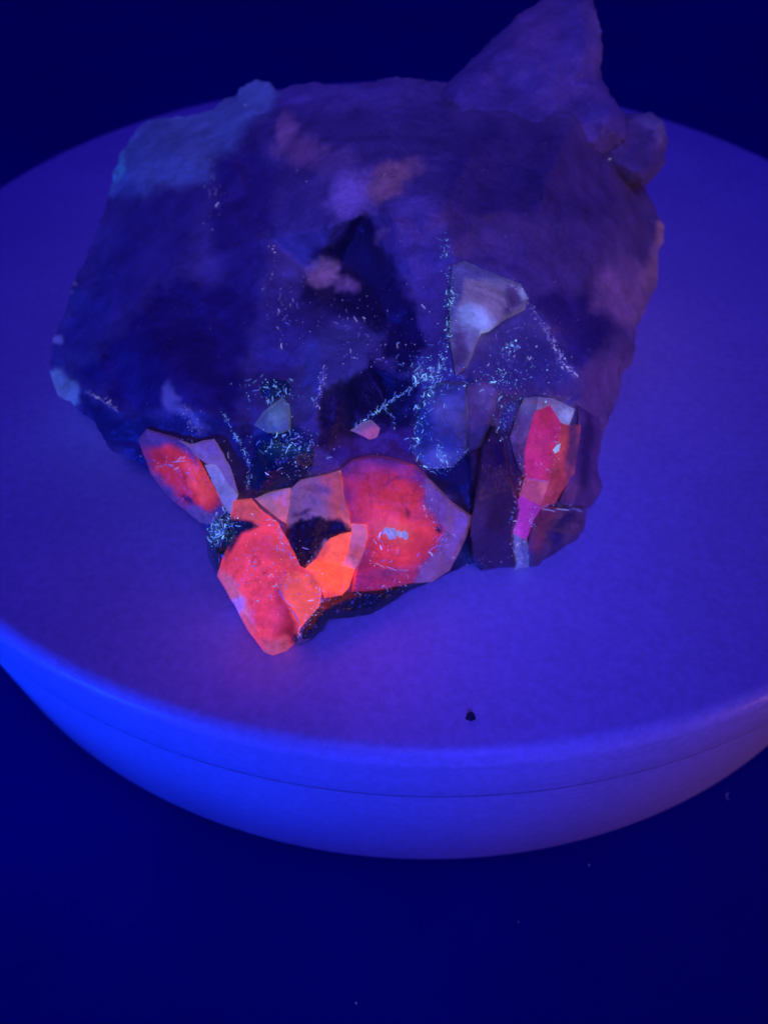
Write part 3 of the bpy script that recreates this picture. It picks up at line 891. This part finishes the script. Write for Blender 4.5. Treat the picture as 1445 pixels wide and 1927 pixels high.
crystal('crystal', [(966, 1000), (990, 1013), (995, 1040), (994, 1066), (969, 1069), (964, 1030)],
        [([(985, 1040, 6, 24, 0)], 5, (.3, .3, .25), (.03, .035, .10))], (.40, .44, .36), (.05, .06, .16), 'frosted grey foot of the violet crystal', raise0=.014, raise1=.01, seed=21.6)
crystal('shard', [(1019, 957), (1045, 954), (1099, 957), (1096, 988), (1086, 1008), (1060, 1029), (1028, 1050), (1000, 1066), (994, 1040), (1000, 985)],
        [([(1012, 960), (1050, 958), (1010, 1040), (998, 1030)], 10, (.36, .12, 0.11), (.050, .006, .016)), ([(1060, 960), (1030, 1045), (1055, 1020), (1085, 958)], 8, (.08, .06, .12), None)],
        (.28, .19, 0.15), (.006, .002, .004), 'dark maroon block below the magenta crystal', raise0=.010, raise1=.016, bev=8, seed=22.0)
crystal('shard', [(1088, 765), (1128, 790), (1130, 830), (1122, 880), (1132, 915), (1123, 934), (1108, 952), (1075, 953), (1052, 945), (1075, 895), (1088, 830)],
        [([(1100, 780), (1118, 800), (1105, 900), (1085, 950), (1092, 860)], 7, (.07, .05, .09), None), ([(1072, 925, 18, 22, 20)], 8, (.34, .18, .16), (.02, .006, .009))],
        (.24, .15, .18), (.004, .001, .002), 'dark brown flank right of the magenta crystal', raise0=.006, raise1=.014, seed=24.0)
crystal('crystal', [(1048, 838), (1053, 836), (1050, 848), (1044, 852), (1041, 846)], [], (.7, .8, 0.50), (.25, .42, .62), None, raise0=.06, raise1=.004, bev=2, step=2.5, deep=.02, jit=.2, seed=23.0)

crystal('crust', [(600, 1140), (640, 1120), (700, 1106), (760, 1093), (800, 1082), (842, 1068), (850, 1074), (820, 1092), (772, 1110), (732, 1137), (700, 1155), (660, 1162), (616, 1167),
                  (606, 1186), (589, 1202), (561, 1214), (566, 1186), (584, 1163)],
        [([(640, 1140, 40, 12, 0)], 10, (.05, .06, .05), None), ([(800, 1085, 40, 8, -25)], 6, (.09, .10, .09), (.004, .006, .012))],
        (.030, .034, .034), (.001, .002, .004), 'black granular crust under the red crystals', raise0=.006, raise1=.012, bev=12, mat=M_GLASSY, nz=(('f', 14, .008), ('t', 40, .012), ('f', 90, .003)), seed=41.0)
crystal('crust', [(392, 1000), (412, 974), (440, 968), (447, 982), (428, 1008), (419, 1058), (411, 1074), (397, 1045)],
        [([(403, 1000, 8, 20, 20)], 6, (.10, .18, .16), (.004, .016, .030))],
        (.030, .045, .045), (.001, .004, .008), 'dark teal crust at the left of the tip crystal', raise0=.006, raise1=.012, bev=12, mat=M_GLASSY, nz=(('f', 14, .008), ('t', 40, .012), ('f', 90, .003)), seed=42.0)

# --- chunks standing behind: the tall peak, the knob, the top lump


def chunk(name, outline, z0, zones, base, label, steep, bev=30, raise1=.05, deep=.12, seed=0.0, nz=(('f', 8, .025), ('t', 12, .006), ('f', 40, .003))):
    """a lump whose lower edge stands at a given depth and that leans back by `steep`"""
    poly = np.array(outline, float)
    ylow = poly[:, 1].max(); xm = poly[:, 0].mean()
    s0 = float(s_of_z(np.array([xm]), np.array([ylow]), np.array([z0]))[0])

    def depth(x, y):
        d = edge_dist(x, y, poly)
        return s0 * (1 + steep * (ylow - y) / FPX) - raise1 * np.sqrt(np.clip(d / bev, 0, 1))

    o = relief(name, outline, 6.0, depth, M_MATRIX, None, base, (.004, .003, .006), zones,
               [(0.06, deep * .4, None), (0.35, deep, None), (.8, deep * 1.1, None)], warp=9, wscale=.022, jit=2, nz=nz, seed=seed, sharp=38)
    return part(o, label)


chunk('peak', [(815, 190), (840, 158), (880, 120), (930, 70), (980, 25), (1020, -2), (1050, -16), (1085, -22), (1110, -12), (1119, 15), (1128, 50), (1134, 85), (1131, 120), (1131, 145),
               (1150, 180), (1175, 214), (1180, 260), (1120, 300), (1000, 290), (880, 280)], .30,
      [([(1010, 60, 40, 60, 20)], 26, (.40, .26, .36), (.008, .004, .006)), ([(1120, 60, 12, 60, 0)], 8, (.42, .34, .42), (.010, .006, .008))],
      (.30, .23, .34), 'tall blurred grey peak rising behind the matrix', .12, seed=31.0)
chunk('knob', [(1150, 250), (1160, 230), (1175, 213), (1200, 213), (1222, 210), (1248, 228), (1255, 258), (1250, 310), (1232, 332), (1213, 350), (1180, 345), (1140, 320), (1120, 280)], .262,
      [([(1225, 225, 28, 14, 20)], 8, (.46, .38, .44), (.012, .010, .012)), ([(1245, 250, 9, 26, 0)], 6, (.52, .42, .46), (.016, .012, .012))],
      (.30, .22, .28), 'rounded grey knob on the right shoulder', .15, bev=24, raise1=.04, deep=.11, seed=32.0)

# ------------------------------------------------------------------ lint, dust, crumbs, drawn sparkles and edge lines
deps = bpy.context.evaluated_depsgraph_get()
deps.update()
TV = []; TF = []
for o in stone.children:
    base_i = len(TV)
    TV += [tuple(v.co) for v in o.data.vertices]
    TF += [tuple(base_i + i for i in p.vertices) for p in o.data.polygons]
bvh = BVHTree.FromPolygons(TV, TF)


def hit(px, py):
    d = Vector(rays(np.array([px]), np.array([py]))[0]).normalized()
    loc, nor, idx, dist = bvh.ray_cast(CW, d)
    return (loc, nor, d) if loc else None


class Bits:
    def __init__(s):
        s.V = []; s.F = []; s.B = []

    def bright(s):
        k = random.random()
        v = .12 + .9 * k ** 2.6 if random.random() > .05 else 1.6
        s.B += [v] * (len(s.V) - len(s.B))

    def speck(s, px, py, r):
        h = hit(px, py)
        if not h:
            return
        s.speck_at(h[0] - h[2] * r * .5, r)

    def speck_at(s, p, r):
        b = len(s.V)
        for v in ((1, 1, 1), (1, -1, -1), (-1, 1, -1), (-1, -1, 1)):
            s.V.append(tuple(p + Vector([c * r * random.uniform(.35, .9) for c in v])))
        s.F += [(b, b + 1, b + 2), (b, b + 3, b + 1), (b, b + 2, b + 3), (b + 1, b + 3, b + 2)]
        s.bright()

    def tube(s, pts, r):
        b = len(s.V); n = len(pts)
        for i, p in enumerate(pts):
            t = (pts[min(i + 1, n - 1)] - pts[max(i - 1, 0)]).normalized()
            a = t.orthogonal().normalized(); c = t.cross(a)
            rr = r * (1 if 0 < i < n - 1 else .5)
            for k in range(3):
                an = 2 * math.pi * k / 3
                s.V.append(tuple(p + a * rr * math.cos(an) + c * rr * math.sin(an)))
        for i in range(n - 1):
            for k in range(3):
                k2 = (k + 1) % 3
                s.F.append((b + i * 3 + k, b + i * 3 + k2, b + i * 3 + 3 + k2, b + i * 3 + 3 + k))
        s.F.append((b, b + 2, b + 1)); s.F.append((b + n * 3 - 3, b + n * 3 - 2, b + n * 3 - 1))
        s.bright()

    def fibre(s, px, py, L, ang, curl, r):
        pts = []
        a = ang; x, y = px, py
        n = 6
        h0 = hit(px, py)
        if not h0:
            return
        dist = (h0[0] - CW).length
        for i in range(n):
            h = hit(x, y)
            if not h:
                break
            dd = min((h[0] - CW).length, dist + .0012)
            pts.append(CW + h[2] * (dd - .0002 - r * 1.5))
            x += math.cos(a) * L / (n - 1); y += math.sin(a) * L / (n - 1)
            a += curl / (n - 1)
        if len(pts) >= 3:
            s.tube(pts, r)

    def build(s, name, mat):
        o = mesh_obj(name, s.V, s.F, mat)
        at = o.data.attributes.new('Bright', 'FLOAT', 'POINT')
        at.data.foreach_set('value', np.array(s.B, np.float32))
        return o


def lint_mat(name, base, glow, st):
    mt, nt, b = new_mat(name)
    b.inputs['Base Color'].default_value = (*base, 1)
    b.inputs['Roughness'].default_value = .6
    f_ = nd(nt, 'ShaderNodeAttribute', attribute_name='Bright')
    rgb = nd(nt, 'ShaderNodeRGB'); rgb.outputs[0].default_value = (*glow, 1)
    nt.links.new(scale_color(nt, rgb.outputs[0], f_.outputs['Fac']), b.inputs['Emission Color'])
    b.inputs['Emission Strength'].default_value = st
    return mt


PXM = 0.0000715       # about one photo pixel on the stone, metres
cyan = Bits(); pale = Bits()


def scatter(bits, n, cx, cy, sx, sy, ang=0, fib=.35, rmin=.5, rmax=1.3):
    ca, sa = math.cos(math.radians(ang)), math.sin(math.radians(ang))
    for _ in range(n):
        u = random.gauss(0, 1) * sx; v = random.gauss(0, 1) * sy
        x = cx + u * ca - v * sa; y = cy + u * sa + v * ca
        if random.random() < fib * .45:
            bits.fibre(x, y, random.uniform(5, 14), random.uniform(0, 6.28), random.uniform(-1.6, 1.6), PXM * random.uniform(.55, 1.0))
        else:
            bits.speck(x, y, PXM * random.uniform(rmin, rmax) * (1.8 if random.random() < .06 else 1))


def line(bits, n, pts, spread, fib=.25, rmax=1.4):
    pts = [np.array(p, float) for p in pts]
    seg = [np.hypot(*(b_ - a)) for a, b_ in zip(pts[:-1], pts[1:])]
    for _ in range(n):
        i = random.choices(range(len(seg)), seg)[0]
        p = pts[i] + (pts[i + 1] - pts[i]) * random.random()
        d = pts[i + 1] - pts[i]
        x, y = p + np.array([random.gauss(0, spread), random.gauss(0, spread)])
        if random.random() < fib * .4:
            bits.fibre(x, y, random.uniform(5, 12), math.atan2(d[1], d[0]) + random.gauss(0, .7), random.uniform(-1.8, 1.8), PXM * random.uniform(.5, .95))
        else:
            bits.speck(x, y, PXM * random.uniform(.5, rmax))


line(cyan, 190, [(845, 560), (845, 620), (835, 680), (815, 720), (800, 760)], 5, .45)
line(cyan, 60, [(838, 440), (840, 500), (846, 560)], 7, .3)
scatter(cyan, 130, 800, 695, 26, 18, 20, .5)
scatter(cyan, 110, 795, 770, 16, 40, 10, .3)
line(cyan, 170, [(665, 808), (700, 782), (740, 752), (800, 712)], 2.0, .5)
line(cyan, 24, [(725, 765), (735, 780), (742, 800)], 2, .5)
scatter(cyan, 170, 545, 835, 30, 14, 0, .3)
scatter(cyan, 90, 515, 735, 30, 14, 0, .45)
scatter(pale, 90, 560, 880, 40, 26, 0, .1)
line(cyan, 110, [(418, 775), (440, 815), (466, 862), (470, 890), (466, 920)], 2.6, .25)
scatter(cyan, 170, 415, 990, 16, 14, -40, .3)
line(cyan, 110, [(398, 1040), (405, 1015), (430, 985), (448, 965)], 6, .3)
scatter(cyan, 140, 950, 760, 16, 40, 0, .12)
scatter(cyan, 70, 930, 715, 50, 12, 0, .2)
scatter(pale, 120, 985, 670, 45, 40, 30, .2)
scatter(cyan, 30, 962, 652, 10, 6, 0, .3, .8, 2.0)
line(pale, 190, [(1022, 610), (1045, 655), (1065, 690), (1085, 705)], 4, .15, 1.8)
line(pale, 90, [(955, 535), (985, 550), (992, 570), (1020, 610)], 3, .15)
scatter(pale, 110, 690, 620, 60, 40, 20, .25)
scatter(pale, 60, 530, 590, 26, 30, 60, .25)
scatter(pale, 60, 400, 340, 12, 40, 0, .2)
line(pale, 16, [(515, 430), (515, 540)], 5, .0)
line(pale, 80, [(600, 740), (610, 690), (596, 770)], 3, .5)
line(cyan, 90, [(785, 820), (780, 850), (800, 880), (830, 890), (880, 840)], 5, .35)
line(cyan, 60, [(825, 830), (832, 870)], 4, .3)
line(pale, 130, [(968, 1000), (975, 1040), (985, 1065)], 7, .15)
line(pale, 90, [(962, 985), (985, 900), (980, 860)], 5, .15)
line(pale, 60, [(1050, 800), (1046, 850), (1032, 890), (1012, 870)], 3, .3)
line(pale, 50, [(1000, 955), (1045, 950), (1095, 957)], 2, .2)
line(pale, 40, [(1000, 960), (1002, 990)], 3, .2)
scatter(pale, 150, 545, 1085, 40, 40, 40, .25)
line(pale, 150, [(605, 1105), (595, 1150), (565, 1180), (560, 1200)], 6, .2)
line(pale, 90, [(490, 965), (525, 1000), (556, 1060)], 5, .35)
scatter(pale, 110, 480, 1040, 30, 45, 0, .2)
scatter(pale, 14, 441, 1138, 4, 6, 0, .1, 1.0, 2.4)
line(pale, 100, [(620, 1125), (700, 1110), (760, 1100), (800, 1060), (850, 1000)], 9, .3)
line(pale, 70, [(800, 905), (800, 960), (830, 1010)], 8, .25)
scatter(pale, 60, 715, 1030, 24, 18, 0, .35)
line(pale, 30, [(295, 878), (330, 868), (352, 860)], 2, .4)
line(pale, 24, [(318, 873), (335, 890)], 2, .4)
scatter(pale, 70, 345, 900, 40, 40, 45, .15)
line(pale, 70, [(160, 735), (190, 750), (220, 770)], 2, .3)
line(pale, 60, [(345, 770), (370, 800), (360, 820)], 9, .15)
scatter(pale, 26, 900, 1060, 26, 12, 0, .3)
scatter(pale, 120, 640, 600, 180, 150, 0, .1, .3, .8)
scatter(pale, 60, 300, 600, 120, 120, 0, .05, .3, .7)
scatter(pale, 60, 1000, 500, 100, 160, 0, .05, .3, .7)
for (x, y, r) in [(501, 849, 3.2), (580, 844, 4.0), (583, 838, 2.4), (963, 650, 3.0), (958, 656, 2.4), (443, 1135, 3.0), (440, 1142, 2.2), (1016, 752, 3.0), (1026, 756, 2.6), (246, 277, 2.0), (462, 198, 2.0)]:  # glowing specks, the nodule's sparkles drawn among them
    cyan.speck(x, y, PXM * r)
for (xa, ya, xb, yb, r) in [(524, 1105, 562, 1170, .9), (297, 877, 350, 863, .8), (315, 872, 335, 888, .6), (1019, 958, 1098, 957, .9), (989, 899, 1031, 905, .7), (705, 1060, 770, 1078, .7),  # pale glowing lines drawn along cracks and bright crystal edges
                            (805, 1040, 835, 1003, .8), (840, 960, 880, 985, .6), (668, 1074, 690, 1030, .6), (160, 735, 215, 768, .7)]:
    nseg = max(1, int(math.hypot(xb - xa, yb - ya) / 22))
    for k in range(nseg):
        x0, y0 = xa + (xb - xa) * k / nseg, ya + (yb - ya) * k / nseg
        pale.fibre(x0, y0, math.hypot(xb - xa, yb - ya) / nseg, math.atan2(yb - ya, xb - xa) + random.gauss(0, .12), random.gauss(0, .3), PXM * r * random.uniform(.6, 1.1))
cy = cyan.build('cyan_lint_and_sparkles', lint_mat('cyan_lint_and_sparkles', (.5, .6, .7), (.24, .56, .92), .85))
cy['kind'] = 'stuff'
cy['label'] = 'cyan glowing lint fibres and specks caught in the cracks of the stone, and drawn sparkles'
cy['category'] = 'lint'
pl = pale.build('pale_lint_and_edge_lines', lint_mat('pale_lint_and_edge_lines', (.6, .6, .7), (.42, .40, .78), .60))
pl['kind'] = 'stuff'
pl['label'] = 'pale white lint, dust grains and drawn bright crystal edge lines on the stone'
pl['category'] = 'dust'

# crumb on the turntable
dk, nt, b = new_mat('crumb_stone')
b.inputs['Base Color'].default_value = (.012, .012, .016, 1)
b.inputs['Roughness'].default_value = .6
n2 = noise_node(nt, 3000, 2, .5)
bp = nd(nt, 'ShaderNodeBump'); bp.inputs['Strength'].default_value = .4; bp.inputs['Distance'].default_value = .0002
nt.links.new(n2.outputs['Fac'], bp.inputs['Height']); nt.links.new(bp.outputs['Normal'], b.inputs['Normal'])


def on_plane(px, py, z=0.0):
    return world(pos(np.array([px]), np.array([py]), s_of_z(np.array([px]), np.array([py]), np.array([z]))))[0]


cp = on_plane(885, 1349)
bm = bmesh.new()
cr = 0.00062
for v in ((-1.0, -.5, 0), (.1, -.9, 0), (1.0, -.4, 0), (.8, .6, 0), (-.6, .7, 0), (-.72, -.2, .5), (.75, -.3, .45), (.05, .0, 1.9), (.15, .3, 1.6)):
    bm.verts.new((v[0] * cr, v[1] * cr, v[2] * cr))
bmesh.ops.convex_hull(bm, input=bm.verts)
me = bpy.data.meshes.new('stone_crumb'); bm.to_mesh(me); bm.free()
me.materials.append(dk)
crumb = bpy.data.objects.new('stone_crumb', me); COL.objects.link(crumb)
crumb.location = Vector(cp)
crumb['label'] = 'tiny black stone crumb lying alone near the front rim of the turntable'
crumb['category'] = 'crumb'

# dust on the turntable and the table
dust = Bits()
for _ in range(70):
    a = random.uniform(0, 6.28); r = math.sqrt(random.random()) * .95
    dust.speck_at(Vector((r * R * math.cos(a), r * R * math.sin(a), TOP + .00004)), random.uniform(.00004, .00013))
for (x, y, r) in [(739, 1271, 1.8), (555, 1283, 1.2), (977, 1302, 1.2), (1445 - 20, 745, 1.5)]:
    dust.speck_at(Vector(on_plane(x, y)), PXM * r)
for x, y in ((625, 1456), (597, 1486), (737, 1583), (756, 1549), (680, 1410), (122, 1332), (202, 1405)):
    d = rays(np.array([x]), np.array([y]))[0]
    A = d[0] ** 2 + d[1] ** 2; B2 = 2 * (C0[0] * d[0] + C0[1] * d[1]); CC = C0[0] ** 2 + C0[1] ** 2 - 1.0195 ** 2
    s_ = (-B2 - math.sqrt(B2 * B2 - 4 * A * CC)) / (2 * A)
    dust.speck_at(Vector(world((C0 + s_ * d)[None])[0]), PXM * 1.4)
for x, y, r in ((1108, 1628, 1.6), (670, 1888, 2.0), (975, 1735, 1.6), (400, 1590, 1.0)):
    dust.speck_at(Vector(on_plane(x, y, -.406)), PXM * r)
f0 = [Vector(on_plane(x, y, -.404)) for x, y in ((1371, 1490), (1366, 1496), (1367, 1501), (1372, 1506))]
dust.tube(f0, PXM * 1.2)
ds = dust.build('dust', lint_mat('dust', (.7, .7, .75), (.10, .10, .40), .6))
ds['kind'] = 'stuff'
ds['label'] = 'fine pale dust specks on the turntable and the dark cloth'
ds['category'] = 'dust'
